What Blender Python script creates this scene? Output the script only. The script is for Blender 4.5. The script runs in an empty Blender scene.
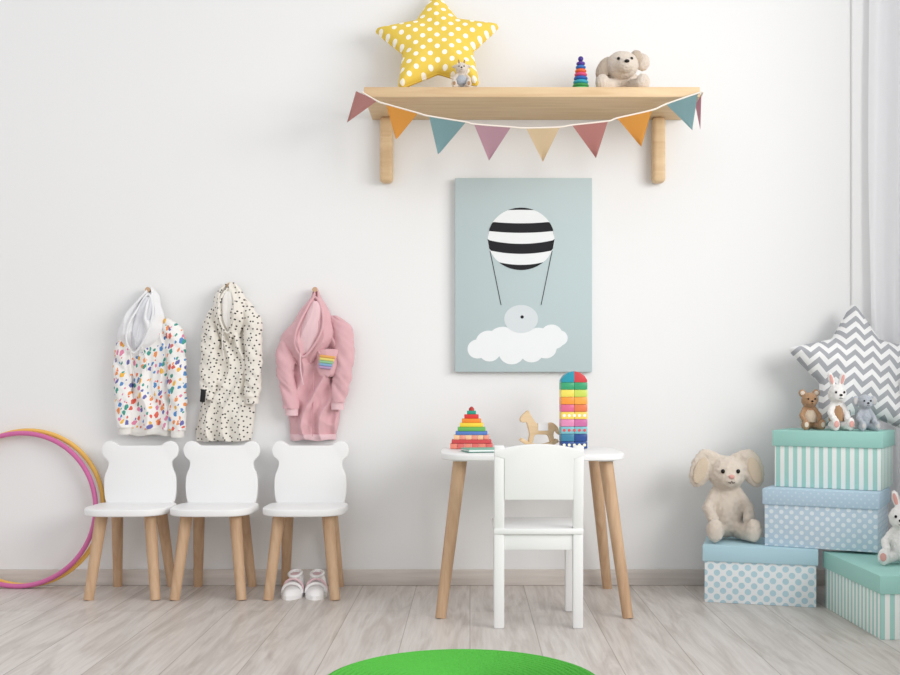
import bpy, bmesh, math, random
from mathutils import Vector, Matrix, Euler, noise
random.seed(4)
scene = bpy.context.scene
scene.view_settings.view_transform = 'Standard'
COL = scene.collection
pi = math.pi

# ------------------------------------------------------------------ materials
def lin(h):
    if isinstance(h, str):
        h = h.lstrip('#'); c = [int(h[i:i+2], 16)/255 for i in (0, 2, 4)]
    else:
        c = [v/255 for v in h]
    return tuple((v/12.92 if v <= .04045 else ((v+.055)/1.055)**2.4) for v in c) + (1,)

def new_mat(name, col, rough=.6, sheen=0, bump=0, bscale=200, spec=.3):
    m = bpy.data.materials.new(name); m.use_nodes = True
    nt = m.node_tree; b = nt.nodes['Principled BSDF']
    b.inputs['Base Color'].default_value = lin(col)
    b.inputs['Roughness'].default_value = rough
    b.inputs['Specular IOR Level'].default_value = spec
    if sheen: b.inputs['Sheen Weight'].default_value = sheen
    if bump:
        tc = nt.nodes.new('ShaderNodeTexCoord'); n = nt.nodes.new('ShaderNodeTexNoise')
        n.inputs['Scale'].default_value = bscale; n.inputs['Detail'].default_value = 4
        bp = nt.nodes.new('ShaderNodeBump'); bp.inputs['Strength'].default_value = bump
        bp.inputs['Distance'].default_value = .004
        nt.links.new(tc.outputs['Object'], n.inputs['Vector'])
        nt.links.new(n.outputs['Fac'], bp.inputs['Height'])
        nt.links.new(bp.outputs['Normal'], b.inputs['Normal'])
    return m

class G:
    def __init__(s, m): s.nt = m.node_tree; s.b = s.nt.nodes['Principled BSDF']
    def n(s, t, **kw):
        x = s.nt.nodes.new(t)
        for k, v in kw.items(): setattr(x, k, v)
        return x
    def l(s, a, b): s.nt.links.new(a, b)
    def math(s, op, a, b=None, c=None):
        x = s.n('ShaderNodeMath', operation=op)
        for i, v in enumerate((a, b, c)):
            if v is None: continue
            if isinstance(v, (int, float)): x.inputs[i].default_value = v
            else: s.l(v, x.inputs[i])
        return x.outputs[0]
    def mix(s, f, a, b):
        x = s.n('ShaderNodeMix', data_type='RGBA')
        s.l(f, x.inputs[0]) if not isinstance(f, (int, float)) else setattr(x.inputs[0], 'default_value', f)
        for v, i in ((a, 6), (b, 7)):
            if isinstance(v, tuple): x.inputs[i].default_value = v
            else: s.l(v, x.inputs[i])
        return x.outputs[2]
    def uv(s, mode='xz', rot=0, scale=1):
        tc = s.n('ShaderNodeTexCoord'); sp = s.n('ShaderNodeSeparateXYZ'); s.l(tc.outputs['Object'], sp.inputs[0])
        u = sp.outputs[0] if mode == 'xz' else s.math('ADD', sp.outputs[0], sp.outputs[1])
        cb = s.n('ShaderNodeCombineXYZ'); s.l(u, cb.inputs[0]); s.l(sp.outputs[2], cb.inputs[1])
        mp = s.n('ShaderNodeMapping'); mp.inputs['Rotation'].default_value = (0, 0, rot)
        mp.inputs['Scale'].default_value = (scale, scale, scale)
        s.l(cb.outputs[0], mp.inputs[0])
        sp2 = s.n('ShaderNodeSeparateXYZ'); s.l(mp.outputs[0], sp2.inputs[0])
        return mp.outputs[0], sp2.outputs[0], sp2.outputs[1]

def dots_mat(name, base, dot, scale, rad, rot=pi/4, mode='xz', rnd=0, **kw):
    m = new_mat(name, base, **kw); g = G(m); v, _, _ = g.uv(mode, rot)
    vo = g.n('ShaderNodeTexVoronoi', voronoi_dimensions='2D'); vo.inputs['Scale'].default_value = scale
    vo.inputs['Randomness'].default_value = rnd; g.l(v, vo.inputs['Vector'])
    f = g.math('LESS_THAN', vo.outputs['Distance'], rad)
    g.l(g.mix(f, lin(base), lin(dot)), g.b.inputs['Base Color']); return m
def stripes_mat(name, a, b, freq, frac, mode='box', **kw):
    m = new_mat(name, a, **kw); g = G(m); v, x, y = g.uv(mode)
    f = g.math('LESS_THAN', g.math('FRACT', g.math('MULTIPLY', x, freq)), frac)
    g.l(g.mix(f, lin(a), lin(b)), g.b.inputs['Base Color']); return m
def chevron_mat(name, a, b, fx, fz, amp, **kw):
    m = new_mat(name, a, **kw); g = G(m); v, x, y = g.uv('xz', .12)
    tri = g.math('ABSOLUTE', g.math('SUBTRACT', g.math('FRACT', g.math('MULTIPLY', x, fx)), .5))
    t = g.math('ADD', g.math('MULTIPLY', y, fz), g.math('MULTIPLY', tri, amp))
    f = g.math('LESS_THAN', g.math('FRACT', t), .5)
    g.l(g.mix(f, lin(a), lin(b)), g.b.inputs['Base Color']); return m
def confetti_mat(name, base, cols, scale, rad, **kw):
    m = new_mat(name, base, **kw); g = G(m); v, x, y = g.uv('xz', .3)
    mp = g.n('ShaderNodeMapping'); mp.inputs['Scale'].default_value = (1, .6, 1); g.l(v, mp.inputs[0])
    nz = g.n('ShaderNodeTexNoise'); nz.inputs['Scale'].default_value = 60; g.l(v, nz.inputs['Vector'])
    vm = g.n('ShaderNodeVectorMath', operation='MULTIPLY_ADD'); vm.inputs[1].default_value = (.012, .012, 0)
    g.l(nz.outputs['Color'], vm.inputs[0]); g.l(mp.outputs[0], vm.inputs[2])
    vo = g.n('ShaderNodeTexVoronoi', voronoi_dimensions='2D'); vo.inputs['Scale'].default_value = scale
    vo.inputs['Randomness'].default_value = .9; g.l(vm.outputs[0], vo.inputs['Vector'])
    sp = g.n('ShaderNodeSeparateXYZ'); g.l(vo.outputs['Color'], sp.inputs[0])
    r = g.n('ShaderNodeValToRGB'); r.color_ramp.interpolation = 'CONSTANT'
    e = r.color_ramp.elements
    while len(e) < len(cols): e.new(.5)
    for i, c in enumerate(cols): e[i].position = i/len(cols); e[i].color = lin(c)
    g.l(sp.outputs[0], r.inputs[0])
    f = g.math('LESS_THAN', vo.outputs['Distance'], g.math('MULTIPLY_ADD', sp.outputs[1], rad*.9, rad*.3))
    g.l(g.mix(f, lin(base), r.outputs[0]), g.b.inputs['Base Color']); return m
def wood_mat(name, a, b, sx=(3, 3, 40), rough=.5):
    m = new_mat(name, a, rough=rough); g = G(m)
    tc = g.n('ShaderNodeTexCoord'); mp = g.n('ShaderNodeMapping'); mp.inputs['Scale'].default_value = sx
    g.l(tc.outputs['Object'], mp.inputs[0])
    nz = g.n('ShaderNodeTexNoise'); nz.inputs['Scale'].default_value = 1.0; nz.inputs['Detail'].default_value = 6
    nz.inputs['Distortion'].default_value = .6; g.l(mp.outputs[0], nz.inputs['Vector'])
    r = g.n('ShaderNodeValToRGB'); r.color_ramp.elements[0].position = .3; r.color_ramp.elements[1].position = .7
    r.color_ramp.elements[0].color = lin(a); r.color_ramp.elements[1].color = lin(b)
    g.l(nz.outputs['Fac'], r.inputs[0]); g.l(r.outputs[0], g.b.inputs['Base Color']); return m

M = {}
M['wall'] = new_mat('wall_paint', '#ECECEC', .85, bump=.05, bscale=90)
M['white'] = new_mat('white_lacquer', '#EEEEEE', .4)
M['trimwhite'] = new_mat('white_trim', '#F4F4F4', .5)
M['legwood'] = wood_mat('beech_leg', '#BC9878', '#CFAF8F', (60, 60, 6))
M['shelfwood'] = wood_mat('birch_shelf', '#D2B28A', '#E2C7A0', (4, 50, 50))
M['horsewood'] = wood_mat('pine_toy', '#D3B58C', '#E2C9A4', (10, 60, 60))

# floor: laminate planks running towards the wall
mf = new_mat('laminate_floor', '#CFC6C0', .36); g = G(mf)
tc = g.n('ShaderNodeTexCoord'); sp = g.n('ShaderNodeSeparateXYZ'); g.l(tc.outputs['Object'], sp.inputs[0])
cb = g.n('ShaderNodeCombineXYZ'); g.l(sp.outputs[1], cb.inputs[0]); g.l(sp.outputs[0], cb.inputs[1])
br = g.n('ShaderNodeTexBrick'); br.offset = .37; br.inputs['Scale'].default_value = 1
br.inputs['Brick Width'].default_value = 1.25; br.inputs['Row Height'].default_value = .19
br.inputs['Mortar Size'].default_value = .0014; br.inputs['Mortar Smooth'].default_value = .2
br.inputs['Color1'].default_value = lin('#DAD4CF'); br.inputs['Color2'].default_value = lin('#D2CBC5'); br.inputs['Mortar'].default_value = lin('#ABA29B')
g.l(cb.outputs[0], br.inputs['Vector'])
def grain(sx, sy, sc, dist, p0, p1, c0):
    # offset the grain per plank so it breaks at the seams
    fl = g.math('FLOOR', g.math('DIVIDE', sp.outputs[0], .19)); off = g.math('MULTIPLY', fl, 3.71)
    c2 = g.n('ShaderNodeCombineXYZ'); g.l(g.math('ADD', sp.outputs[1], off), c2.inputs[0]); g.l(sp.outputs[0], c2.inputs[1])
    mp = g.n('ShaderNodeMapping'); mp.inputs['Scale'].default_value = (sx, sy, 1); g.l(c2.outputs[0], mp.inputs[0])
    nz = g.n('ShaderNodeTexNoise'); nz.inputs['Scale'].default_value = sc; nz.inputs['Detail'].default_value = 9; nz.inputs['Roughness'].default_value = .62
    nz.inputs['Distortion'].default_value = dist; g.l(mp.outputs[0], nz.inputs['Vector'])
    r = g.n('ShaderNodeValToRGB'); r.color_ramp.elements[0].position = p0; r.color_ramp.elements[1].position = p1
    r.color_ramp.elements[0].color = lin(c0); r.color_ramp.elements[1].color = lin('#FFFFFF'); g.l(nz.outputs['Fac'], r.inputs[0])
    return r.outputs[0]
def mul(a, b_, f):
    mm = g.n('ShaderNodeMix', data_type='RGBA', blend_type='MULTIPLY'); mm.inputs[0].default_value = f
    g.l(a, mm.inputs[6]); g.l(b_, mm.inputs[7]); return mm.outputs[2]
c_ = mul(br.outputs['Color'], grain(1.1, 9, 1.6, 1.6, .34, .56, '#B8ADA6'), .45)
c_ = mul(c_, grain(3, 60, 1.5, .4, .3, .65, '#BDB4AE'), .32)
g.l(c_, g.b.inputs['Base Color'])
M['floor'] = mf
M['base'] = wood_mat('baseboard_laminate', '#C8C0BA', '#D8D1CB', (4, 30, 60))

# ------------------------------------------------------------------ builder
class B:
    def __init__(s): s.bm = bmesh.new(); s.mats = []
    def mi(s, m):
        if m not in s.mats: s.mats.append(m)
        return s.mats.index(m)
    def add(s, bm, m, T=None):
        if T is not None: bm.transform(T)
        i = s.mi(m)
        for f in bm.faces: f.material_index = i
        me = bpy.data.meshes.new('t'); bm.to_mesh(me); bm.free(); s.bm.from_mesh(me); bpy.data.meshes.remove(me)
    def box(s, size, loc, m, rot=(0, 0, 0), bev=.002, seg=2, top=1):
        bm = bmesh.new(); bmesh.ops.create_cube(bm, size=1)
        for v in bm.verts:
            k = top if v.co.z > 0 else 1
            v.co = Vector((v.co.x*size[0]*k, v.co.y*size[1]*k, v.co.z*size[2]))
        if bev: bmesh.ops.bevel(bm, geom=bm.edges[:], offset=bev, segments=seg, affect='EDGES', profile=.5)
        s.add(bm, m, Matrix.Translation(loc) @ Euler(rot).to_matrix().to_4x4())
    def cone(s, p1, p2, r1, r2, m, seg=24):
        p1, p2 = Vector(p1), Vector(p2); d = p2-p1
        bm = bmesh.new(); bmesh.ops.create_cone(bm, cap_ends=True, segments=seg, radius1=r1, radius2=r2, depth=d.length)
        q = Vector((0, 0, 1)).rotation_difference(d.normalized())
        s.add(bm, m, Matrix.Translation((p1+p2)/2) @ q.to_matrix().to_4x4())
    def sph(s, c, r, m, rot=(0, 0, 0), sub=3):
        if isinstance(r, (int, float)): r = (r, r, r)
        bm = bmesh.new(); bmesh.ops.create_icosphere(bm, subdivisions=sub, radius=1)
        s.add(bm, m, Matrix.Translation(c) @ Euler(rot).to_matrix().to_4x4() @ Matrix.Diagonal((*r, 1)))
    def cap(s, p1, p2, r1, r2, m, n=7):
        p1, p2 = Vector(p1), Vector(p2)
        for i in range(n):
            t = i/(n-1); s.sph(p1.lerp(p2, t), r1+(r2-r1)*t, m, sub=2)
    def lathe(s, prof, m, T=None, seg=40):
        bm = bmesh.new(); rings = []
        for (r, z) in prof:
            if r < 1e-6: rings.append([bm.verts.new((0, 0, z))])
            else: rings.append([bm.verts.new((r*math.cos(2*pi*k/seg), r*math.sin(2*pi*k/seg), z)) for k in range(seg)])
        for a, b in zip(rings, rings[1:]):
            for k in range(seg):
                k2 = (k+1) % seg
                if len(a) == 1 and len(b) == 1: continue
                if len(a) == 1: bm.faces.new((a[0], b[k], b[k2]))
                elif len(b) == 1: bm.faces.new((a[k], a[k2], b[0]))
                else: bm.faces.new((a[k], a[k2], b[k2], b[k]))
        bmesh.ops.recalc_face_normals(bm, faces=bm.faces); s.add(bm, m, T)
    def poly(s, pts, th, m, plane='xz', off=0, bev=0, T=None):
        bm = bmesh.new()
        vs = [bm.verts.new((x, off, z) if plane == 'xz' else (x, z, off)) for x, z in pts]
        f = bm.faces.new(vs)
        ex = bmesh.ops.extrude_face_region(bm, geom=[f])
        mv = [v for v in ex['geom'] if isinstance(v, bmesh.types.BMVert)]
        bmesh.ops.translate(bm, verts=mv, vec=(0, th, 0) if plane == 'xz' else (0, 0, th))
        bmesh.ops.recalc_face_normals(bm, faces=bm.faces)
        if bev:
            es = [e for e in bm.edges if any(len(f.verts) > 4 for f in e.link_faces)]
            bmesh.ops.bevel(bm, geom=es, offset=bev, segments=3, affect='EDGES', profile=.5)
        bmesh.ops.triangulate(bm, faces=[f for f in bm.faces if len(f.verts) > 4])
        s.add(bm, m, T)
    def tube(s, pts, r, m, closed=False, seg=12):
        pts = [Vector(p) for p in pts]; n = len(pts); bm = bmesh.new(); rings = []
        prev = None
        for i, p in enumerate(pts):
            a = pts[(i-1) % n] if (closed or i > 0) else p
            b = pts[(i+1) % n] if (closed or i < n-1) else p
            t = (b-a).normalized()
            if prev is None:
                u = t.orthogonal().normalized()
            else:
                u = (prev - t*prev.dot(t)).normalized()
            prev = u; w = t.cross(u)
            rings.append([bm.verts.new(p+(u*math.cos(2*pi*k/seg)+w*math.sin(2*pi*k/seg))*r) for k in range(seg)])
        for i in range(n if closed else n-1):
            A, C = rings[i], rings[(i+1) % n]
            for k in range(seg): bm.faces.new((A[k], A[(k+1) % seg], C[(k+1) % seg], C[k]))
        if not closed:
            bm.faces.new(rings[0]); bm.faces.new(rings[-1])
        bmesh.ops.recalc_face_normals(bm, faces=bm.faces); s.add(bm, m)
    def make(s, name, loc=(0, 0, 0), rot=(0, 0, 0), parent=None, ang=.6):
        bm = s.bm
        for f in bm.faces: f.smooth = True
        for e in bm.edges:
            if len(e.link_faces) == 2 and e.calc_face_angle(0) > ang: e.smooth = False
        me = bpy.data.meshes.new(name); bm.to_mesh(me); bm.free()
        for m in s.mats: me.materials.append(m)
        o = bpy.data.objects.new(name, me); COL.objects.link(o)
        o.location = loc; o.rotation_euler = rot
        if parent: o.parent = parent
        return o
def empty(name, loc=(0, 0, 0), rot=(0, 0, 0)):
    o = bpy.data.objects.new(name, None); o.empty_display_size = .05; COL.objects.link(o)
    o.location = loc; o.rotation_euler = rot; return o

def catmull(P, n=6, closed=True):
    out = []; N = len(P)
    for i in range(N if closed else N-1):
        g_ = lambda k: Vector(P[k % N] if closed else P[max(0, min(N-1, k))])
        a, b, c, d = g_(i-1), g_(i), g_(i+1), g_(i+2)
        for k in range(n):
            t = k/n
            v = .5*((2*b)+(c-a)*t+(2*a-5*b+4*c-d)*t*t+(3*b-a-3*c+d)*t**3)
            out.append(tuple(v))
    if not closed: out.append(tuple(P[-1]))
    return out

# ------------------------------------------------------------------ room shell
b = B(); b.box((5.8, .1, 2.7), (-1.08, .05, 1.35), M['wall'], bev=0); b.make('wall_back')
b = B(); b.box((6.0, 6.2, .1), (-1.1, -3.0, -.05), M['floor'], bev=0); b.make('floor')
b = B()
b.box((.12, .75, 2.7), (1.78, -.375, 1.35), M['wall'], bev=0)
b.box((.12, .9, 2.7), (1.78, -5.6, 1.35), M['wall'], bev=0)
b.box((.12, 4.4, .7), (1.78, -2.95, .35), M['wall'], bev=0)
b.box((.12, 4.4, .3), (1.78, -2.95, 2.55), M['wall'], bev=0)
b.make('wall_right')
b = B()
for y in (-.78, -2.2, -3.65, -5.12): b.box((.06, .06, 1.7), (1.78, y, 1.55), M['trimwhite'])
for z in (.73, 2.37): b.box((.06, 4.4, .06), (1.78, -2.95, z), M['trimwhite'])
b.box((.2, 4.4, .025), (1.70, -2.95, .71), M['trimwhite'])
b.make('window_1')
b = B(); b.box((5.5, .012, .057), (-1.04, -.006, .0285), M['base'], bev=.003); b.make('baseboard_back')
b = B(); b.box((.012, 5.5, .057), (1.714, -2.78, .0285), M['base'], bev=.003); b.make('baseboard_right')
b = B(); b.box((.355, .014, 2.64), (1.5375, -.007, 1.38), M['wall'], bev=.003); b.make('trim_1')

# curtain
mc = new_mat('sheer_fabric', '#FAFAFC', .9, bump=.1, bscale=400)
g = G(mc); tr = g.n('ShaderNodeBsdfTranslucent'); tr.inputs[0].default_value = lin('#FAFAFC')
ms = g.n('ShaderNodeMixShader'); ms.inputs[0].default_value = .35
outn = [n for n in mc.node_tree.nodes if n.type == 'OUTPUT_MATERIAL'][0]
g.l(g.b.outputs[0], ms.inputs[1]); g.l(tr.outputs[0], ms.inputs[2]); g.l(ms.outputs[0], outn.inputs['Surface'])
bm = bmesh.new(); cols = 90; rows = 30; gr = []
for j in range(rows+1):
    z = .03+2.37*j/rows; rr = []
    for i in range(cols+1):
        t = i/cols; x = 1.41+.25*t
        y = -.05 - .014*math.sin(t*20+.4*math.sin(z*2)) - .006*noise.noise(Vector((t*8, z*1.5, 0)))
        rr.append(bm.verts.new((x+.006*math.sin(z*3+t*4), y, z)))
    gr.append(rr)
for j in range(rows):
    for i in range(cols): bm.faces.new((gr[j][i], gr[j][i+1], gr[j+1][i+1], gr[j+1][i]))
bb = B(); bb.add(bm, mc); bb.cone((1.38, -.05, 2.42), (1.70, -.05, 2.42), .012, .012, M['trimwhite'])
o = bb.make('sheer_curtain', ang=3)

# rug
mg = new_mat('green_braid', '#5ABB48', .85, bump=1, bscale=180)
b = B(); prof = [(0, .010)]
nr = 22
for i in range(nr*8+1):
    rr = .33*i/(nr*8); prof.append((max(rr, .0005), .0105+.004*math.sin(i/8*2*pi)))
prof += [(.333, .006), (.331, .001), (.0005, .001)]
b.lathe(prof, mg, seg=120); b.make('round_rug', (-.02, -1.345, 0), ang=3)

# ------------------------------------------------------------------ shelf
b = B()
b.box((1.106, .305, .034), (.204, -.1535, 1.677), M['shelfwood'], bev=.003)
for x in (-.296, .668):
    b.box((.046, .05, .232), (x, -.0265, 1.546), M['shelfwood'], bev=.014, seg=4)
b.make('wall_shelf')

# bunting
fc = {k: new_mat('felt_'+k, v, .9, bump=.3, bscale=500) for k, v in dict(rose='#C3928D', orange='#E6AC58', teal='#93B3B7', mauve='#CBA6B2', cream='#E8D3B2', salmon='#CB938D').items()}
cord = new_mat('cotton_cord', '#EDE3D8', .9)
def bx(px): return (px-470)/305
def bz(pz): return (390-pz)/305+.696
flags = [('rose', (356, 91), (377, 101), (347, 123)), ('orange', (386, 104), (418, 113), (396, 140)), ('teal', (429, 116), (466, 122), (438, 155)),
         ('mauve', (474, 124), (511, 127), (489, 161)), ('cream', (526, 128), (560, 127), (543, 162)), ('salmon', (572, 125), (608, 121), (596, 158)),
         ('orange', (617, 118), (652, 110), (641, 147)), ('teal', (666, 104), (698, 93), (692, 131))]
b = B(); path = []
for i, (c, a, d, t) in enumerate(flags):
    A = Vector((bx(a[0]), 0, bz(a[1]))); D = Vector((bx(d[0]), 0, bz(d[1]))); T_ = Vector((bx(t[0]), 0, bz(t[1])))
    bm = bmesh.new(); n = 10; rws = []
    for j in range(n+1):
        k = j/n; L = A.lerp(T_, k); R = D.lerp(T_, k); rr = []
        for q in range(7):
            p = L.lerp(R, q/6) if j < n else T_.copy()
            p.y = -.3195-.006*k*math.sin(q/6*pi+i)-.004*k
            rr.append(bm.verts.new(p))
            if j == n: break
        rws.append(rr)
    for j in range(n-1):
        for q in range(6): bm.faces.new((rws[j][q], rws[j][q+1], rws[j+1][q+1], rws[j+1][q]))
    for q in range(6): bm.faces.new((rws[n-1][q], rws[n-1][q+1], rws[n][0]))
    ex = bmesh.ops.solidify(bm, geom=bm.faces[:], thickness=.0015)
    b.add(bm, fc[c]); path += [(A.x, -.3185, A.z), (D.x, -.3185, D.z)]
# end flag round the right side of the shelf
bm = bmesh.new(); v = [bm.verts.new(p) for p in ((.765, -.29, 1.672), (.765, -.19, 1.665), (.770, -.25, 1.565))]; bm.faces.new(v)
bmesh.ops.solidify(bm, geom=bm.faces[:], thickness=.0015); b.add(bm, fc['mauve'])
path = [(-.356, -.312, 1.675)]+path[1:]+[(.764, -.315, 1.672), (.764, -.25, 1.67), (.763, -.17, 1.668)]
path = catmull(path, 4, False); b.tube(path, .003, cord, seg=8); b.make('bunting_garland', ang=.8)

# ------------------------------------------------------------------ star pillows
def star_pillow(name, R, inner, T, mat, loc, rot):
    N = 160; P = []
    for k in range(10):
        a = pi/2+k*pi/5; r_ = R if k % 2 == 0 else R*inner; P.append((r_*math.cos(a), r_*math.sin(a)))
    def ray(th):
        best = 0; dx, dy = math.cos(th), math.sin(th)
        for k in range(10):
            x1, y1 = P[k]; x2, y2 = P[(k+1) % 10]; ex, ey = x2-x1, y2-y1
            den = dx*ey-dy*ex
            if abs(den) < 1e-9: continue
            t = (x1*ey-y1*ex)/den; u = (x1*dy-y1*dx)/den
            if t > 0 and -1e-6 <= u <= 1+1e-6: best = max(best, t)
        return best
    rs = [ray(pi/2+2*pi*i/N) for i in range(N)]
    rs = [(rs[i-1]+rs[i]*1.4+rs[(i+1) % N])/3.4 for i in range(N)]
    out = [(rs[i]*math.cos(pi/2+2*pi*i/N), rs[i]*math.sin(pi/2+2*pi*i/N)) for i in range(N)]
    def dist(x, y):
        m_ = 9
        for k in range(N):
            x1, y1 = out[k]; x2, y2 = out[(k+1) % N]; ex, ey = x2-x1, y2-y1
            t = max(0, min(1, ((x-x1)*ex+(y-y1)*ey)/(ex*ex+ey*ey)))
            m_ = min(m_, (x-x1-t*ex)**2+(y-y1-t*ey)**2)
        return math.sqrt(m_)
    bm = bmesh.new(); K = 14; w = .42*R
    rim = [bm.verts.new((x, 0, y)) for x, y in out]
    for sgn in (-1, 1):
        prev = rim
        for j in range(1, K):
            rho = 1-(j/K)**1.3; ring = []
            for x, y in out:
                X, Y = x*rho, y*rho; q = min(1, dist(X, Y)/w)
                h = T*math.sqrt(max(0, 1-(1-q)**2))*(1+.12*noise.noise(Vector((X*16, Y*16, sgn))))
                ring.append(bm.verts.new((X, sgn*h, Y)))
            for k in range(N): bm.faces.new((prev[k], prev[(k+1) % N], ring[(k+1) % N], ring[k]))
            prev = ring
        c = bm.verts.new((0, sgn*T, 0))
        for k in range(N): bm.faces.new((prev[k], prev[(k+1) % N], c))
    bmesh.ops.recalc_face_normals(bm, faces=bm.faces)
    b = B(); b.add(bm, mat); b.tube([(x, 0, y) for x, y in out], .0018, mat, closed=True, seg=6)
    return b.make(name, loc, rot, ang=3)
my = dots_mat('yellow_polka', '#E8C957', '#FBF8EC', 29, .25, rough=.85)
star_pillow('star_pillow', .233, .54, .048, my, (-.112, -.128, 1.89), (math.radians(-24), math.radians(-2), 0))
mz = chevron_mat('grey_chevron', '#EEEEEE', '#A9ABB0', 17, 24, 1.4, rough=.85)
star_pillow('star_pillow', .25, .56, .055, mz, (1.33, -.155, .759), (math.radians(-14), math.radians(1), 0))

# ------------------------------------------------------------------ plush toys
def fur(name, c): return new_mat(name, c, .95, sheen=.3, bump=.9, bscale=330)
BLK = new_mat('black_bead', '#15110F', .25)
PNK = new_mat('pink_felt', '#D9A29A', .9)
CRM = fur('fur_cream', '#DDD0C2'); WHT = fur('fur_white', '#F1EFEC'); BRN = fur('fur_brown', '#B08A68'); GRY = fur('fur_grey', '#B4BAC2')
TAN = fur('fur_tan', '#C2B2A0'); KNIT = fur('knit_beige', '#D6C4AE'); LGR = fur('fur_lightgrey', '#C9C6C6')
def soft(b, name, parent, H):
    o = b.make(name, parent=parent, ang=4)
    m = o.modifiers.new('r', 'REMESH'); m.mode = 'VOXEL'; m.voxel_size = H*.014; m.use_smooth_shade = True
    m = o.modifiers.new('s', 'SMOOTH'); m.iterations = 5; m.factor = .5
    t = bpy.data.textures.new('fuzz', 'CLOUDS'); t.noise_scale = H*.035
    m = o.modifiers.new('d', 'DISPLACE'); m.texture = t; m.strength = H*.026; m.mid_level = .5
    return o
def plush(name, loc, H, fm, em, ears, rotz=0, belly=None, thin=1, shirt=None):
    """seated soft toy, height H, facing -y"""
    E = empty(name, loc, (0, 0, rotz)); h = H
    def V(*a): return tuple(v*h for v in a)
    k = thin
    bd = B()
    bd.sph(V(0, 0, .26), V(.19*k, .16, .25), fm); bd.sph(V(0, .01, .42), V(.13*k, .12, .14), fm)
    bd.sph(V(0, -.03, .66), V(.195*(k+1)/2, .17, .175), fm); bd.sph(V(0, -.15, .61), V(.11, .09, .085), fm)
    for s in (-1, 1):
        bd.cap(V(s*.12*k, -.03, .10), V(s*.2*k, -.3, .085), .09*h, .075*h, fm)
        bd.sph(V(s*.215*k, -.35, .125), V(.085*(k+1)/2, .06, .12), fm)
        bd.cap(V(s*.12*k, -.02, .47), V(s*.235*k, -.1, .32), .06*h, .055*h, fm)
        bd.cap(V(s*.235*k, -.1, .32), V(s*.2*k, -.21, .22), .055*h, .06*h, fm)
        if ears == 'round': bd.sph(V(s*.155, .0, .82), V(.085, .04, .085), fm)
        if ears == 'floppy':
            bd.cap(V(s*.09, -.01, .81), V(s*.18, -.02, .84), .05*h, .06*h, fm)
            bd.sph(V(s*.255, -.035, .71), V(.115, .042, .205), fm, rot=(0, s*-.32, 0))
        if ears == 'up':
            bd.cap(V(s*.06, .0, .8), V(s*.11, .02, .98), .045*h, .05*h, fm); bd.sph(V(s*.1, .0, .93), V(.055, .03, .13), fm, rot=(0, s*.25, 0))
        if ears == 'side': bd.sph(V(s*.2, .0, .69), V(.09, .04, .12), fm)
        if ears == 'horn': bd.sph(V(s*.2, .0, .74), V(.09, .035, .045), fm, rot=(0, s*.3, 0))
    soft(bd, 'body', E, h)
    d = B()
    for s in (-1, 1):
        d.sph(V(s*.075, -.192, .69), V(.02, .014, .022), BLK)
        if ears == 'round': d.sph(V(s*.155, -.036, .82), V(.05, .012, .05), em)
        if ears == 'floppy': d.sph(V(s*.27, -.072, .69), V(.065, .012, .14), em, rot=(0, s*-.32, 0))
        if ears == 'up': d.sph(V(s*.1, -.032, .92), V(.028, .01, .095), em, rot=(0, s*.25, 0))
        if ears == 'side': d.sph(V(s*.205, -.037, .69), V(.06, .012, .08), em)
        if ears == 'horn': d.cap(V(s*.07, 0, .82), V(s*.09, 0, .92), .03*h, .022*h, em)
        if ears != 'floppy': d.sph(V(s*.215*k, -.408, .125), V(.045, .008, .06), em)
    d.sph(V(0, -.24, .64), V(.03, .018, .022), BLK if ears != 'floppy' else PNK)
    d.tube([V(-.03, -.233, .585), V(-.012, -.24, .575), V(0, -.24, .60), V(.012, -.24, .575), V(.03, -.233, .585)], .004*h, BLK, seg=6)
    if belly: d.sph(V(0, -.105, .25), V(.13, .07, .17), belly)
    if shirt:
        d.lathe([(.1*h, .47*h), (.16*h, .40*h), (.205*h, .3*h), (.215*h, .2*h), (.205*h, .17*h)], shirt, T=Matrix.Diagonal((k, .9, 1, 1)))
    d.make('face', parent=E, ang=3)
    return E
plush('plush_bunny', (.874, -.172, .1885), .34, CRM, KNIT, 'floppy', rotz=0, thin=.88)
plush('plush_bear', (1.135, -.245, .563), .15, BRN, CRM, 'round', shirt=KNIT, thin=.85)
plush('plush_bunny', (1.207, -.305, .563), .182, WHT, PNK, 'up', shirt=BRN, thin=.62)
plush('plush_elephant', (1.282, -.352, .563), .142, GRY, LGR, 'side', thin=.75)
plush('plush_bunny', (1.285, -.66, .182), .205, WHT, PNK, 'up', rotz=-.5)
plush('plush_cow', (-.028, -.252, 1.6945), .112, CRM, BRN, 'horn', belly=GRY, shirt=GRY)
# lying plush dog on shelf
E = empty('plush_dog', (.520, -.19, 1.6945))
bd = B()
bd.sph((-.01, .03, .05), (.075, .06, .048), CRM); bd.sph((-.008, -.03, .095), (.056, .05, .047), CRM); bd.sph((-.002, -.075, .082), (.03, .03, .024), CRM)
bd.cap((-.03, -.01, .03), (-.075, -.06, .022), .026, .022, CRM); bd.cap((.03, -.01, .03), (.050, -.07, .022), .024, .022, CRM)
bd.sph((-.078, -.065, .028), (.024, .02, .028), CRM); bd.sph((.055, -.072, .028), (.024, .02, .028), CRM)
bd.sph((.066, .0, .115), (.025, .018, .03), CRM)
soft(bd, 'body', E, .16)
bd = B(); bd.sph((-.068, -.03, .085), (.024, .02, .042), TAN, rot=(0, .5, 0)); bd.sph((.042, -.02, .128), (.02, .016, .022), TAN); soft(bd, 'ears', E, .16)
d = B(); d.sph((-.026, -.077, .105), .005, BLK); d.sph((.018, -.077, .105), .005, BLK); d.sph((-.002, -.104, .088), (.009, .006, .006), BLK); d.make('face', parent=E)

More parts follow.
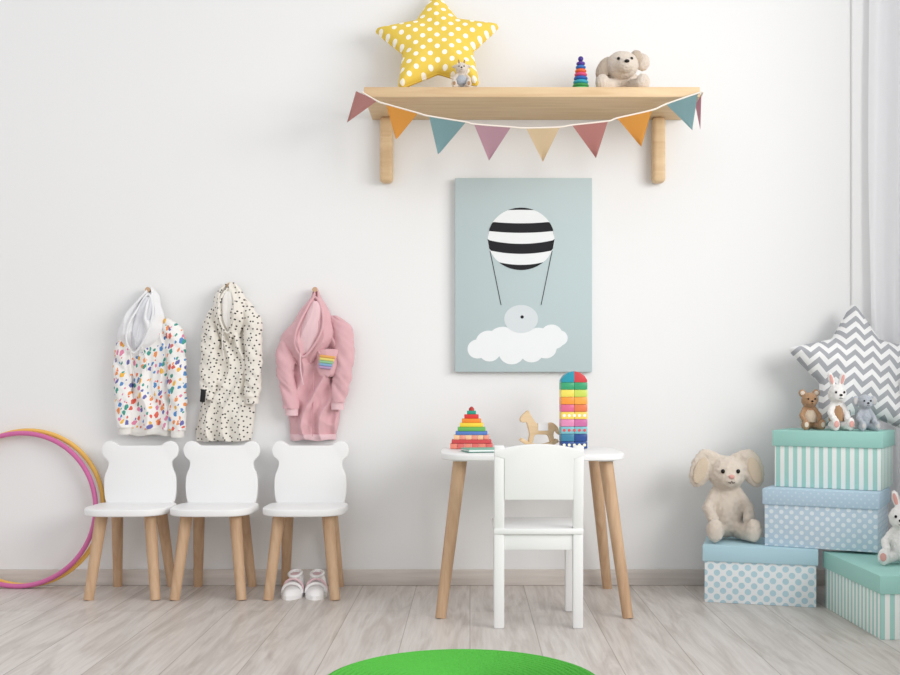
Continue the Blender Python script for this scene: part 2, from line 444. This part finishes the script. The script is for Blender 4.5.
# ring stacker on shelf
b = B()
cs = ['#3F8F4E', '#3AA0B8', '#2F5FA8', '#D4507A', '#E06A3C', '#3B6FB8', '#5B3E93']
b.lathe([(0, 0), (.028, 0), (.030, .004), (.028, .01), (0, .01)], new_mat('peg_base', '#4FAE6A', .4))
for i, c in enumerate(cs):
    rr = .0275-.0021*i; z = .017+i*.0125
    b.lathe([(.004, z-.006), (rr-.005, z-.006), (rr-.001, z-.003), (rr, z), (rr-.001, z+.003), (rr-.005, z+.006), (.004, z+.006)], new_mat('ring%d' % i, c, .35))
b.sph((0, 0, .108), .009, new_mat('ring_top', '#4A3A8C', .35)); b.make('ring_stacking_toy', (.370, -.25, 1.6945))

# ------------------------------------------------------------------ poster
E = empty('balloon_wall_art', (.190, 0, 1.104))
u = .00355
cv = new_mat('canvas_blue', '#B9C8CA', .85, bump=.15, bscale=700); ink = new_mat('ink_black', '#222226', .8); inkw = new_mat('ink_white', '#E9ECED', .85); inkg = new_mat('ink_grey', '#D3D9DC', .85)
b = B(); b.box((.486, .028, .688), (0, -.0145, 0), cv, bev=.002)
cx, cz, R = -2.5*u, 36*u, 33.5*u
circ = [(cx+R*math.cos(a*pi/40), cz+.93*R*math.sin(a*pi/40)) for a in range(80)]
b.poly(circ, -.0006, inkw, off=-.0286)
def band(z1, z2, k):
    top, bot = [], []
    for i in range(41):
        x = -R+2*R*i/40; lim = .93*math.sqrt(max(0, R*R-x*x)); cur = k*u*(1-(x/R)**2)
        a = max(-lim, min(lim, z1*u-cur)); c = max(-lim, min(lim, z2*u-cur))
        top.append((cx+x, cz+a)); bot.append((cx+x, cz+c))
    bm = bmesh.new()
    for i in range(40):
        q = [top[i], top[i+1], bot[i+1], bot[i]]
        if (q[0][1]-q[3][1]) < 1e-5 and (q[1][1]-q[2][1]) < 1e-5: continue
        bm.faces.new([bm.verts.new((x, -.0296, z)) for x, z in q])
    bmesh.ops.remove_doubles(bm, verts=bm.verts[:], dist=1e-6); b.add(bm, ink)
band(40, 27, -2); band(17.5, 8, 2); band(-1, -11, 4); band(-20, -40, 6)
for s in (-1, 1):
    b.tube([(cx+s*31*u, -.0292, cz-12*u), (cx+s*20*u, -.0292, cz-66*u)], .0012, ink, seg=6)
cloud = [(-44, -74, 10), (-33, -68, 13), (-19, -66, 15), (0, -68, 16), (17, -66, 14), (30, -60, 11), (38, -63, 8), (-32, -76, 11), (-10, -77, 13), (10, -76, 12), (24, -73, 11), (34, -66, 8)]
for i, (x, z, r_) in enumerate(cloud):
    b.poly([((x-2)*u+r_*u*math.cos(a*pi/16), z*u+r_*u*.95*math.sin(a*pi/16)) for a in range(32)], -.0005-.00003*i, inkw, off=-.0284)
b.poly([(cx+17*u*math.cos(a*pi/20), -44*u+14*u*math.sin(a*pi/20)) for a in range(40)], -.0003, inkg, off=-.0291)
b.sph((cx+1*u, -.0296, -42*u), (.006, .0008, .006), ink)
o = b.make('canvas', parent=E)

# ------------------------------------------------------------------ bear chairs
half = [(.0, .291), (.07, .291), (.108, .293), (.121, .31), (.126, .35), (.124, .395), (.113, .425), (.112, .447), (.129, .466), (.134, .49), (.124, .511), (.105, .518), (.086, .512), (.073, .503), (.04, .502), (0, .502)]
outl = catmull(half+[(-x, z) for x, z in reversed(half[1:-1])], 5)
def bear_chair(x):
    E = empty('bear_chair', (x, 0, 0))
    b = B(); b.poly(outl, .016, M['white'], off=-.086, bev=.004)
    b.make('backrest', parent=E, ang=.5)
    b = B(); pts = []
    for i in range(64):
        a = 2*pi*i/64; ca, sa = math.cos(a), math.sin(a)
        n = 3.0 if sa < 0 else 5
        pts.append((.138*math.copysign(abs(ca)**(2/n), ca), -.197+.132*math.copysign(abs(sa)**(2/n), sa)))
    b.poly(pts, .024, M['white'], plane='xy', off=.2795, bev=.006); b.make('seat', parent=E, ang=.5)
    b = B()
    for s in (-1, 1):
        b.cone((s*.111, -.282, 0), (s*.081, -.24, .281), .0165, .0205, M['legwood'])
        b.cone((s*.096, -.028, 0), (s*.076, -.095, .281), .0155, .0205, M['legwood'])
    b.make('legs', parent=E)
for x in (-1.153, -.868, -.558): bear_chair(x)

# ------------------------------------------------------------------ desk
E = empty('kids_desk', (.196, 0, 0))
b = B(); pts = []
for i in range(96):
    a = 2*pi*i/96; ca, sa = math.cos(a), math.sin(a); n = 5
    pts.append((.29*math.copysign(abs(ca)**(2/n), ca), -.35+.235*math.copysign(abs(sa)**(2/n), sa)))
b.poly(pts, .02, M['white'], plane='xy', off=.48, bev=.005); b.make('tabletop', parent=E, ang=.5)
b = B()
for s in (-1, 1):
    b.cone((s*.286, -.567, 0), (s*.226, -.50, .481), .0165, .022, M['legwood'])
    b.cone((s*.286, -.065, 0), (s*.228, -.17, .481), .0165, .022, M['legwood'])
    b.box((.05, .05, .006), (s*.226, -.50, .478), M['white']); b.box((.05, .05, .006), (s*.228, -.17, .478), M['white'])
b.make('legs', parent=E)
# white chair, back to the viewer
E = empty('kids_chair', (.2, 0, 0))
b = B(); W = M['white']
for s in (-1, 1):
    b.box((.03, .03, .30), (s*.115, -.705, .15), W, bev=.004)
    b.box((.03, .026, .26), (s*.115, -.718, .405), W, rot=(math.radians(5), 0, 0), bev=.004)
    b.box((.028, .028, .27), (s*.113, -.46, .135), W, bev=.004)
    b.box((.018, .22, .045), (s*.115, -.585, .252), W, bev=.002)
b.box((.2, .018, .045), (0, -.705, .252), W, bev=.002); b.box((.2, .018, .045), (0, -.46, .252), W, bev=.002)
b.make('frame', parent=E)
b = B(); b.box((.262, .285, .018), (0, -.582, .284), W, bev=.005); b.make('seat', parent=E)
b = B()
top = [(-.13+.26*i/30, .145+.018*math.cos((i/30-.5)*pi)) for i in range(31)]
pts = [(-.1005, 0), (.1005, 0), (.1005, .12), (.13, .13)]+list(reversed(top))+[(-.13, .13), (-.1005, .12)]
b.poly(pts, .016, W, off=-.008, T=Matrix.Translation((0, -.722, .377)) @ Euler((math.radians(5), 0, 0)).to_matrix().to_4x4(), bev=.003)
b.make('backrest', parent=E, ang=.5)

# ------------------------------------------------------------------ things on the desk
ZT = .501
b = B(); L = [('#D9706A', .142, .018), ('#C84C50', .132, .012), ('#E9A08C', .118, .016), ('#5A7EC0', .106, .012), ('#6DB35C', .092, .014), ('#F0D045', .078, .014), ('#EE8D38', .064, .014), ('#D93E3C', .048, .014), ('#2E9E86', .03, .012)]
z = 0
for i, (c, w, h) in enumerate(L):
    m = new_mat('wood_paint%d' % i, c, .45)
    if i in (0, 2):
        n = 6; m2 = new_mat('wood_paint_b%d' % i, '#F0C9A0' if i else '#E58A78', .45)
        for k in range(n):
            b.box((w/n*.96, w*.5, h*.96), (-w/2+w/n*(k+.5), 0, z+h/2), m if k % 2 else m2, bev=.0012)
    else: b.box((w, w*.5+.01, h*.97), (0, 0, z+h/2), m, bev=.0015)
    z += h
b.lathe([(.009, z), (.009, z+.006), (.005, z+.012), (0, z+.014)], new_mat('peg_red', '#B23A34', .4))
b.make('rainbow_pyramid_toy', (.005, -.25, ZT))
b = B(); b.box((.13, .10, .003), (0, 0, .0095), new_mat('green_cover', '#7FB5A0', .6), bev=.001); b.box((.126, .096, .005), (.002, 0, .0052), M['white'], bev=0)
b.box((.13, .10, .002), (0, 0, .0015), new_mat('green_cover_back', '#5E9C8C', .6), bev=.0005)
b.make('notebook', (.045, -.44, ZT), (0, 0, .25))
# rocking horse
u = .0034
hs = [(0, 27), (1, 31), (5, 35), (8, 37), (10, 34), (13, 29), (17, 24), (24, 22), (30, 25), (34, 24), (38, 20), (40, 13), (37, 14), (35, 17), (33.5, 12), (35, 5), (30.5, 5), (28, 12), (22, 13), (15, 12.5), (12.5, 5), (8, 5), (9.5, 13), (8, 20), (6.5, 25), (3, 25)]
b = B(); b.poly([((x-20)*u, z*u) for x, z in catmull(hs, 3)], .02, M['horsewood'], off=-.01, bev=.002)
def arc(R_, R2, a0, a1, c):
    o_ = [(c[0]+R_*math.sin(a0+(a1-a0)*i/20), c[1]-R_*math.cos(a0+(a1-a0)*i/20)) for i in range(21)]
    return o_+[(c[0]+R2*math.sin(a1-(a1-a0)*i/20), c[1]-R2*math.cos(a1-(a1-a0)*i/20)) for i in range(21)]
for y in (-.02, .014):
    b.poly(arc(.11, .098, -.68, .62, (0, .11)), .007, M['horsewood'], off=y, bev=.001)
b.box((.012, .04, .01), (-.033, 0, .018), M['horsewood']); b.box((.012, .04, .01), (.043, 0, .018), M['horsewood'])
b.poly([((x-20)*u, z*u) for x, z in [(18, 24.5), (28, 24.5), (28, 17), (18, 17)]], .023, M['white'], off=-.0115, bev=.001)
b.make('rocking_horse_toy', (.236, -.2, ZT), (0, 0, .1))
# block tower
b = B(); pl = lambda c: new_mat('brick_'+c[1:], c, .3)
lay = [('#2F4E8C', '#2F4E8C'), ('#3F7F9C', '#2F4E8C'), ('#7AB8C0', '#7AB8C0'), ('#D98AB0', '#C86FA0'), ('#F0D060', '#F0D060'), ('#D96A8A', '#E07A50'), ('#EE9A40', '#F0A84C'), ('#E8D860', '#C8D860'), ('#3FA070', '#3FA070')]
h = .0245
for i, (c1, c2) in enumerate(lay):
    z = i*h
    for s, c in ((-1, c1), (1, c2)):
        m = pl(c); b.box((.0435, .05, h-.0008), (s*.022, 0, z+h/2), m, bev=.0014)
        for yy in (-.0125, .0125):
            for xx in (-.011, .011): b.cone((s*.022+xx, yy, z+h-.001), (s*.022+xx, yy, z+h+.004), .0075, .0072, m, seg=16)
    if i in (0, 2, 4): # printed window dots
        for k in range(5): b.cone((-.034+k*.017, -.0248, z+h/2), (-.034+k*.017, -.0256, z+h/2), .005, .005, pl(['#F4F0D0', '#E05050', '#F0F0F0'][i//2]), seg=16)
z = len(lay)*h
for s, c in ((-1, '#2E94A8'), (1, '#D0484C')):
    b.poly([(0, 0), (s*.043, 0), (s*.043, .008), (s*.034, .022), (s*.018, .033), (0, .037)], .05, pl(c), off=-.025, bev=.001, T=Matrix.Translation((0, 0, z)))
b.make('toy_block_tower', (.345, -.25, ZT), (0, 0, .06))

# ------------------------------------------------------------------ hoops
def hoop(name, col, R, cx_, lean, d0):
    b = B(); pts = []
    for i in range(96):
        a = 2*pi*i/96; pts.append((R*math.cos(a), 0, R*math.sin(a)))
    b.tube(pts, .0085, new_mat(name+col, col, .35), closed=True, seg=14)
    b.make(name, (cx_, -d0, (R)*math.cos(lean)+.0085), (-lean, 0, 0), ang=3)
hoop('hula_hoop', '#E8B860', .272, -1.570, .07, .036)
hoop('hula_hoop', '#CF6DA2', .268, -1.586, .07, .056)

# ------------------------------------------------------------------ shoes
sw = new_mat('shoe_white', '#F6F5F5', .5); sk = new_mat('shoe_pink', '#EBCBD0', .6); sd = new_mat('shoe_lining', '#DDBEC3', .9)
E = empty('kids_sneakers', (-.558, -.21, 0))
for nm, x, rz in (('shoe_left', -.039, -.06), ('shoe_right', .039, .06)):
    b = B(); N = 26; bm = bmesh.new(); rings = []
    def prof(t):  # t 0 toe -> 1 heel
        w = .034*(math.sin(min(1, t*2.2+.02)*pi/2)**.6)*(1-.18*max(0, (t-.35))/.65)*(1-max(0, (t-.88)/.12)**2*.55)
        hh = .030+.012*t if t < .42 else .035+.043*min(1, (t-.42)/.4)
        hh *= (math.sin(min(1, t*5+.08)*pi/2))**.6
        return w, hh
    for j in range(N+1):
        t = j/N; w, hh = prof(t); y = -.077+.154*t
        rings.append([bm.verts.new((w*math.cos(a*pi/14), y, .012+(hh-.012)*math.sin(a*pi/14)**.75)) for a in range(15)])
    for j in range(N):
        for k in range(14): bm.faces.new((rings[j][k], rings[j][k+1], rings[j+1][k+1], rings[j+1][k]))
    bm.faces.new(rings[0]); bm.faces.new(rings[-1]); bmesh.ops.recalc_face_normals(bm, faces=bm.faces)
    b.add(bm, sw)
    sole = []
    for j in range(N+1): sole.append((prof(j/N)[0]+.002, -.079+.158*j/N))
    sole = sole+[(-a, c) for a, c in reversed(sole)]
    b.poly(sole, .014, sw, plane='xy', off=.0)
    b.tube([(.02*math.cos(a*pi/12), .03+.032*math.sin(a*pi/12), .071+.006*math.sin(a*pi/12)) for a in range(24)], .0055, sw, closed=True, seg=10)
    b.sph((0, .03, .070), (.019, .030, .004), sd)
    for yy, zz in ((-.018, .044), (.0, .056)):
        b.tube([(.034*math.cos(a*pi/12), yy, .014+(zz-.012)*math.sin(a*pi/12)**.8) for a in range(13)], .0045, sk if yy == 0 else sw, seg=8)
    b.make(nm, (x, 0, 0), (0, 0, rz), parent=E, ang=.7)

# ------------------------------------------------------------------ storage boxes
def storage(name, corner, yaw, L_, D_, H_, z0, body, lid):
    # corner = near-left corner, yaw: clockwise turn of the long face
    cx_ = corner[0]+math.cos(yaw)*L_/2+math.sin(yaw)*D_/2
    cy_ = corner[1]-math.sin(yaw)*L_/2+math.cos(yaw)*D_/2
    E = empty(name, (cx_, cy_, z0), (0, 0, -yaw))
    b = B(); b.box((L_, D_, H_-.006), (0, 0, (H_-.006)/2), body, bev=.002); b.make('box_body', parent=E)
    b = B(); lh = .052
    b.box((L_+.012, D_+.012, lh), (0, 0, H_-lh/2), lid, bev=.0025)
    b.make('lid', parent=E)
rd = math.radians
mint = new_mat('card_mint', '#9ECFC6', .6); mintS = stripes_mat('card_mint_stripe', '#EEF2EF', '#A9D5CD', 36, .5, rough=.6)
bluD = dots_mat('card_blue_dots', '#C3D7E6', '#E6EFF5', 44, .3, mode='box', rough=.6); bluL = dots_mat('card_blue_lid', '#B9D1E2', '#C9DDEA', 60, .2, mode='box', rough=.6)
whD = dots_mat('card_white_dots', '#EEF3F5', '#BBD9E4', 36, .36, mode='box', rough=.6); whL = new_mat('card_paleblue', '#B4D5E1', .6)
storage('storage_box', (.7700, -.315), rd(15.6), .35, .24, .187, 0, whD, whL)
storage('storage_box', (1.145, -.86), rd(-1), .26, .455, .18, 0, mintS, mint)
storage('storage_box', (.963, -.33), rd(28), .35, .24, .187, .188, bluD, bluL)
storage('storage_box', (1.012, -.272), rd(30), .335, .23, .187, .376, mintS, mint)

# ------------------------------------------------------------------ hooded tops on hooks
U = .0035
def interp(rows, t):
    n = len(rows)-1; x = t*n; i = min(int(x), n-1); f = x-i
    a, b_, c, d = rows[max(i-1, 0)], rows[i], rows[i+1], rows[min(i+2, n)]
    return [.5*((2*q)+(r_-p)*f+(2*p-5*q+4*r_-s)*f*f+(3*q-p-3*r_+s)*f**3) for p, q, r_, s in zip(a, b_, c, d)]
def cloth(b, rows, y0, mat, seed=0, amp=.010, freq=9, nr=110, nc=72, drift=1.0, rt=.1, rb=.0, crum=1.0):
    bm = bmesh.new(); rings = []
    for j in range(nr+1):
        t = j/nr
        z, xl, xr, bu = interp(rows, t)
        wl = noise.noise(Vector((z*.07, seed, 0)))*2.4; wr = noise.noise(Vector((z*.07, seed+9, 3)))*2.4
        k = min(1, (xr-xl)/12); xl += wl*k; xr += wr*k
        e = 1.0
        if rt and t < rt: e = math.sqrt(max(.02, 1-(1-t/rt)**2))
        if rb and t > 1-rb: e *= math.sqrt(max(.02, 1-((t-1+rb)/rb)**2))
        c = (xl+xr)/2; hf = (xr-xl)/2*(.25+.75*e); bu = bu*(.2+.8*e); ring = []
        for i in range(nc+1):
            u_ = -1+2*i/nc; pr = max(0, 1-abs(u_)**2.6)**.5
            ph = u_*freq*.5+drift*noise.noise(Vector((z*.018, seed, 5)))*3+seed
            s1 = 1-abs(math.sin(ph))*2.0
            cr = noise.noise(Vector((u_*1.8+z*.02, z*.028-u_*.6, seed)))
            cr = (-abs(cr)*2.4+.5)*crum
            f = amp*(.9*s1+.35*math.sin(ph*2.1+z*.03)+.9*cr)
            y = y0+bu*U*pr+f*pr**.6*min(1, bu/8)
            hem = math.sin(u_*6+seed)*.8*max(0, (t-.8)/.2)
            ring.append(bm.verts.new(((c+hf*u_)*U, -max(y, y0+.002), (z+hem)*U)))
        for i in range(nc-1, 0, -1):
            u_ = -1+2*i/nc; ring.append(bm.verts.new(((c+hf*u_)*U, -y0+.003, z*U)))
        rings.append(ring)
    n = len(rings[0])
    for a, c in zip(rings, rings[1:]):
        for k in range(n): bm.faces.new((a[k], a[(k+1) % n], c[(k+1) % n], c[k]))
    bm.faces.new(rings[0]); bm.faces.new(rings[-1])
    bmesh.ops.recalc_face_normals(bm, faces=bm.faces); b.add(bm, mat)
def sleeve(b, pts, mat, cuff, seed, amp=2.4):
    """hanging sleeve, rings from shoulder to wrist with a hollow cuff"""
    def rings_(P, m, A):
        bm = bmesh.new(); R_ = []
        for j, (x, y, z, rx, ry) in enumerate(P):
            r = []
            for k in range(32):
                a = 2*pi*k/32; ca, sa = math.cos(a), math.sin(a)
                w = noise.noise(Vector((ca*1.1, sa*1.1+z*.08, seed+z*.02)))
                w2 = -abs(noise.noise(Vector((ca*.8+z*.05, z*.13+ca*1.2, seed+7))))*1.8+.35
                d = A*(w*.8+w2)
                r.append(bm.verts.new(((x+(rx+d*.6)*ca)*U, -max(y+(ry+d)*sa*U, .006), z*U)))
            R_.append(r)
        for p, q in zip(R_, R_[1:]):
            for k in range(32): bm.faces.new((p[k], p[(k+1) % 32], q[(k+1) % 32], q[k]))
        bm.faces.new(R_[0])
        x, y, z, rx, ry = P[-1]
        inn = [bm.verts.new(((x+(rx-1.6)*math.cos(2*pi*k/32))*U, -max(y+(ry-1.4)*math.sin(2*pi*k/32)*U, .008), z*U)) for k in range(32)]
        up = [bm.verts.new((v.co.x, v.co.y, v.co.z+5*U)) for v in inn]
        for k in range(32):
            k2 = (k+1) % 32
            bm.faces.new((R_[-1][k], R_[-1][k2], inn[k2], inn[k])); bm.faces.new((inn[k], inn[k2], up[k2], up[k]))
        bm.faces.new(up)
        bmesh.ops.recalc_face_normals(bm, faces=bm.faces); b.add(bm, m)
    P = catmull(pts, 14, False)
    n0 = 16; P = [(x, y, z, rx*(.25+.75*math.sin((j+1)/n0*pi/2) if j < n0 else 1), ry*(.3+.7*math.sin((j+1)/n0*pi/2) if j < n0 else 1)) for j, (x, y, z, rx, ry) in enumerate(P)]
    rings_(P, mat, amp)
    x, y, z, rx, ry = P[-1]
    rings_([(x, y, z+1.5, rx*.80, ry*.8), (x, y, z-2, rx*.84, ry*.84), (x, y, z-7, rx*.80, ry*.8)], cuff, .3)
def strand(b, pts, r, m, seg=8):
    b.tube(catmull([(x*U, -y, z*U) for x, y, z in pts], 6, False), r, m, seg=seg)
def rim(b, pts, r, m):
    b.tube(catmull([(x*U, -y, z*U) for x, y, z in pts], 6, True), r, m, closed=True, seg=10)
def ax(px): return (px-470)/285
def az(p): return .696+(390-p)/285
conf = confetti_mat('print_confetti', '#F0EEEC', ['#DE6A5A', '#4C9E90', '#EDB650', '#6E70AE', '#E08CAA', '#5C90C8', '#EE965C'], 66, .36, rough=.9, bump=.2)
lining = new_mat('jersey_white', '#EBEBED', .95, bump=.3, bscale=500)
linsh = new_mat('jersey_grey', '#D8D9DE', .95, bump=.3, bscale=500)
rib = new_mat('rib_cream', '#E8E5E0', .95, bump=.3, bscale=600)
b = B()
cloth(b, [(-33, -12, 16, 8), (-44, -22, 27, 11), (-64, -26, 30, 12), (-95, -25, 29, 12), (-125, -25, 30, 12), (-143, -25, 30, 11)], .010, conf, 1, .011, 9, rt=.06, crum=.8)
cloth(b, [(-142, -24, 29, 11), (-146, -24, 29, 11), (-149, -24, 29, 10)], .010, rib, 1, .004, 9, rt=0, crum=0)
sleeve(b, [(17, .030, -31, 9, 7), (26, .038, -46, 10, 8), (29, .046, -80, 9.5, 8), (30, .048, -114, 9, 7.5), (30, .048, -144, 8, 7)], conf, rib, 4)
sleeve(b, [(-15, .030, -42, 9, 7), (-23, .038, -58, 9.5, 8), (-25, .046, -88, 8.8, 8), (-24, .046, -118, 8.5, 7.5), (-23, .046, -141, 7.6, 7)], conf, rib, 9)
cloth(b, [(1, -2, 3, 3), (-8, -7, 9, 10), (-20, -18, 13, 15), (-32, -27, 16, 18), (-44, -31, 16, 18), (-56, -30, 8, 15), (-66, -25, -2, 9), (-74, -19, -10, 4)], .026, lining, 11, .012, 6, rb=.15, crum=1)
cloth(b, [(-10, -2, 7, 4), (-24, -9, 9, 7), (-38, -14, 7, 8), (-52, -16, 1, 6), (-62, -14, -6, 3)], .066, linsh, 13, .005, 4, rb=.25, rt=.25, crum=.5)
rim(b, [(2, .064, -7), (-7, .082, -22), (-15, .094, -38), (-18, .088, -54), (-12, .074, -66), (-2, .084, -56), (6, .092, -39), (8, .082, -22)], .004, lining)
strand(b, [(-14, .082, -62), (-14, .076, -76), (-12, .068, -90)], .0022, rib)
strand(b, [(-3, .084, -60), (1, .078, -74), (1, .068, -84)], .0022, rib)
b.cone((0, 0, -4*U), (0, -.05, -2*U), .006, .009, M['legwood'])
b.make('hoodie', (ax(146), 0, az(287)), ang=1.4)

dotm = dots_mat('print_blackdots', '#E8E3DA', '#2A2726', 60, .17, rot=.4, rnd=.75, rough=.9, bump=.2)
b = B()
cloth(b, [(-10, -11, 12, 8), (-24, -18, 22, 11), (-45, -20, 24, 12), (-75, -22, 26, 13), (-105, -27, 26, 14), (-130, -33, 24, 14), (-148, -36, 22, 12), (-159, -36, 20, 9)], .010, dotm, 21, .013, 11, rt=.05, crum=.9)
sleeve(b, [(13, .030, -18, 8, 7), (22, .040, -36, 9.5, 8), (24, .048, -66, 9, 8), (24, .050, -92, 8.5, 7.5), (23, .050, -114, 8, 7)], dotm, dotm, 25)
sleeve(b, [(-11, .030, -20, 8, 7), (-18, .040, -40, 9, 8), (-20, .048, -70, 9, 8), (-21, .050, -94, 8.5, 7.5), (-21, .050, -110, 8, 7)], dotm, dotm, 28)
cloth(b, [(2, -3, 4, 3), (-5, -11, 11, 10), (-16, -17, 16, 15), (-30, -18, 18, 17), (-42, -15, 15, 15), (-53, -9, 9, 10), (-60, -4, 4, 4)], .030, dotm, 31, .011, 7, rb=.15, crum=1)
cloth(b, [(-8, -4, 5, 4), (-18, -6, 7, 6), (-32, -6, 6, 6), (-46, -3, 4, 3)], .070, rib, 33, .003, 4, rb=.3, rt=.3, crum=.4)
rim(b, [(1, .070, -5), (-6, .088, -16), (-8, .096, -30), (-5, .086, -43), (0, .078, -50), (6, .086, -43), (8, .096, -30), (7, .088, -16)], .004, dotm)
strand(b, [(-4, .084, -46), (-5, .078, -62), (-4, .062, -78)], .002, rib)
b.box((.018, .004, .045), (-24*U, -.084, -113*U), new_mat('black_tag', '#1C1C1E', .5), rot=(0, .1, 0))
b.cone((0, 0, -4*U), (0, -.05, -2*U), .006, .009, M['legwood'])
b.make('hoodie', (ax(228), 0, az(283)), ang=1.4)

pinkm = new_mat('pink_fleece', '#DDB0B6', .95, bump=.4, bscale=420, sheen=.2); pinkl = new_mat('pink_light', '#E6C4C9', .95, bump=.4, bscale=420)
pinkd = new_mat('pink_seam', '#CE9AA3', .95)
b = B()
cloth(b, [(-29, -11, 18, 8), (-42, -24, 29, 11), (-62, -30, 31, 13), (-85, -31, 29, 13), (-110, -30, 27, 13), (-135, -28, 23, 13), (-149, -26, 21, 11)], .010, pinkm, 41, .013, 9, rt=.05, crum=.9)
cloth(b, [(-148, -26, 21.5, 11), (-151, -26, 21.5, 11), (-154, -25.5, 21, 10)], .010, pinkl, 41, .005, 9, rt=0, crum=0)
sleeve(b, [(18, .030, -28, 8, 7), (28, .040, -42, 10, 8), (30, .048, -68, 9.5, 8), (27, .050, -94, 9, 7.5), (23, .050, -116, 8, 7)], pinkm, pinkl, 44)
sleeve(b, [(-18, .030, -40, 8, 7), (-28, .040, -58, 9.5, 8), (-30, .048, -84, 9, 8), (-26, .050, -104, 8.5, 7.5), (-23, .050, -122, 8, 7)], pinkm, pinkl, 47)
cloth(b, [(1, -2, 2, 3), (-10, -6, 7, 10), (-24, -16, 14, 15), (-38, -27, 20, 18), (-50, -35, 22, 18), (-61, -35, 13, 16), (-72, -27, 1, 11), (-82, -17, -6, 5)], .026, pinkm, 51, .012, 7, rb=.12, crum=1)
cloth(b, [(-14, -3, 6, 5), (-28, -9, 9, 7), (-44, -15, 8, 8), (-58, -16, 1, 5), (-67, -12, -4, 3)], .070, pinkl, 58, .005, 4, rb=.25, rt=.25, crum=.5)
rim(b, [(1, .066, -10), (-8, .084, -25), (-16, .096, -43), (-18, .09, -58), (-11, .078, -70), (0, .088, -60), (9, .096, -43), (9, .084, -25)], .0045, pinkm)
cloth(b, [(-62, 3, 25, 4), (-70, 3, 25, 5), (-80, 3, 24, 5), (-90, 5, 20, 3)], .060, pinkm, 54, .003, 3, rb=.1, crum=.3)
for i, c in enumerate(['#E3AA64', '#E3D27C', '#97C296', '#88ABCB', '#B598BE']):
    b.box((.056-.003*i, .008, .0095), ((14-i*.6)*U, -.082, (-70-i*2.7)*U), new_mat('rainbow_%d' % i, c, .9), rot=(0, .12, 0), bev=.003)
strand(b, [(-13, .086, -66), (-13, .080, -82), (-11, .070, -98)], .0025, pinkl)
strand(b, [(-1, .064, -84), (-1, .062, -110), (-2, .060, -150)], .0016, pinkd)
b.cone((0, 0, -4*U), (0, -.05, -2*U), .006, .009, M['legwood'])
b.make('hoodie', (ax(314), 0, az(287)), ang=1.4)

# ------------------------------------------------------------------ light & camera
w = bpy.data.worlds.new('World'); scene.world = w; w.use_nodes = True
bg = w.node_tree.nodes['Background']; bg.inputs[0].default_value = (.98, .988, 1, 1); bg.inputs[1].default_value = .92
def area(name, loc, target, sx, sy, e, col=(1, 1, 1)):
    l = bpy.data.lights.new(name, 'AREA'); l.shape = 'RECTANGLE'; l.size = sx; l.size_y = sy; l.energy = e; l.color = col
    o = bpy.data.objects.new(name, l); COL.objects.link(o); o.location = loc
    o.rotation_euler = (Vector(target)-Vector(loc)).to_track_quat('-Z', 'Y').to_euler()
area('window_daylight', (3.0, -3.0, 1.9), (-.6, -.2, .9), 2.8, 1.6, 115, (1, .988, .972))
cam = bpy.data.cameras.new('Camera'); co = bpy.data.objects.new('Camera', cam); COL.objects.link(co)
co.location = (0, -3.9, .696); co.rotation_euler = (pi/2, 0, 0)
cam.sensor_width = 36; cam.lens = 1092/900*36; cam.shift_x = -20/900; cam.shift_y = 52.5/900
scene.camera = co
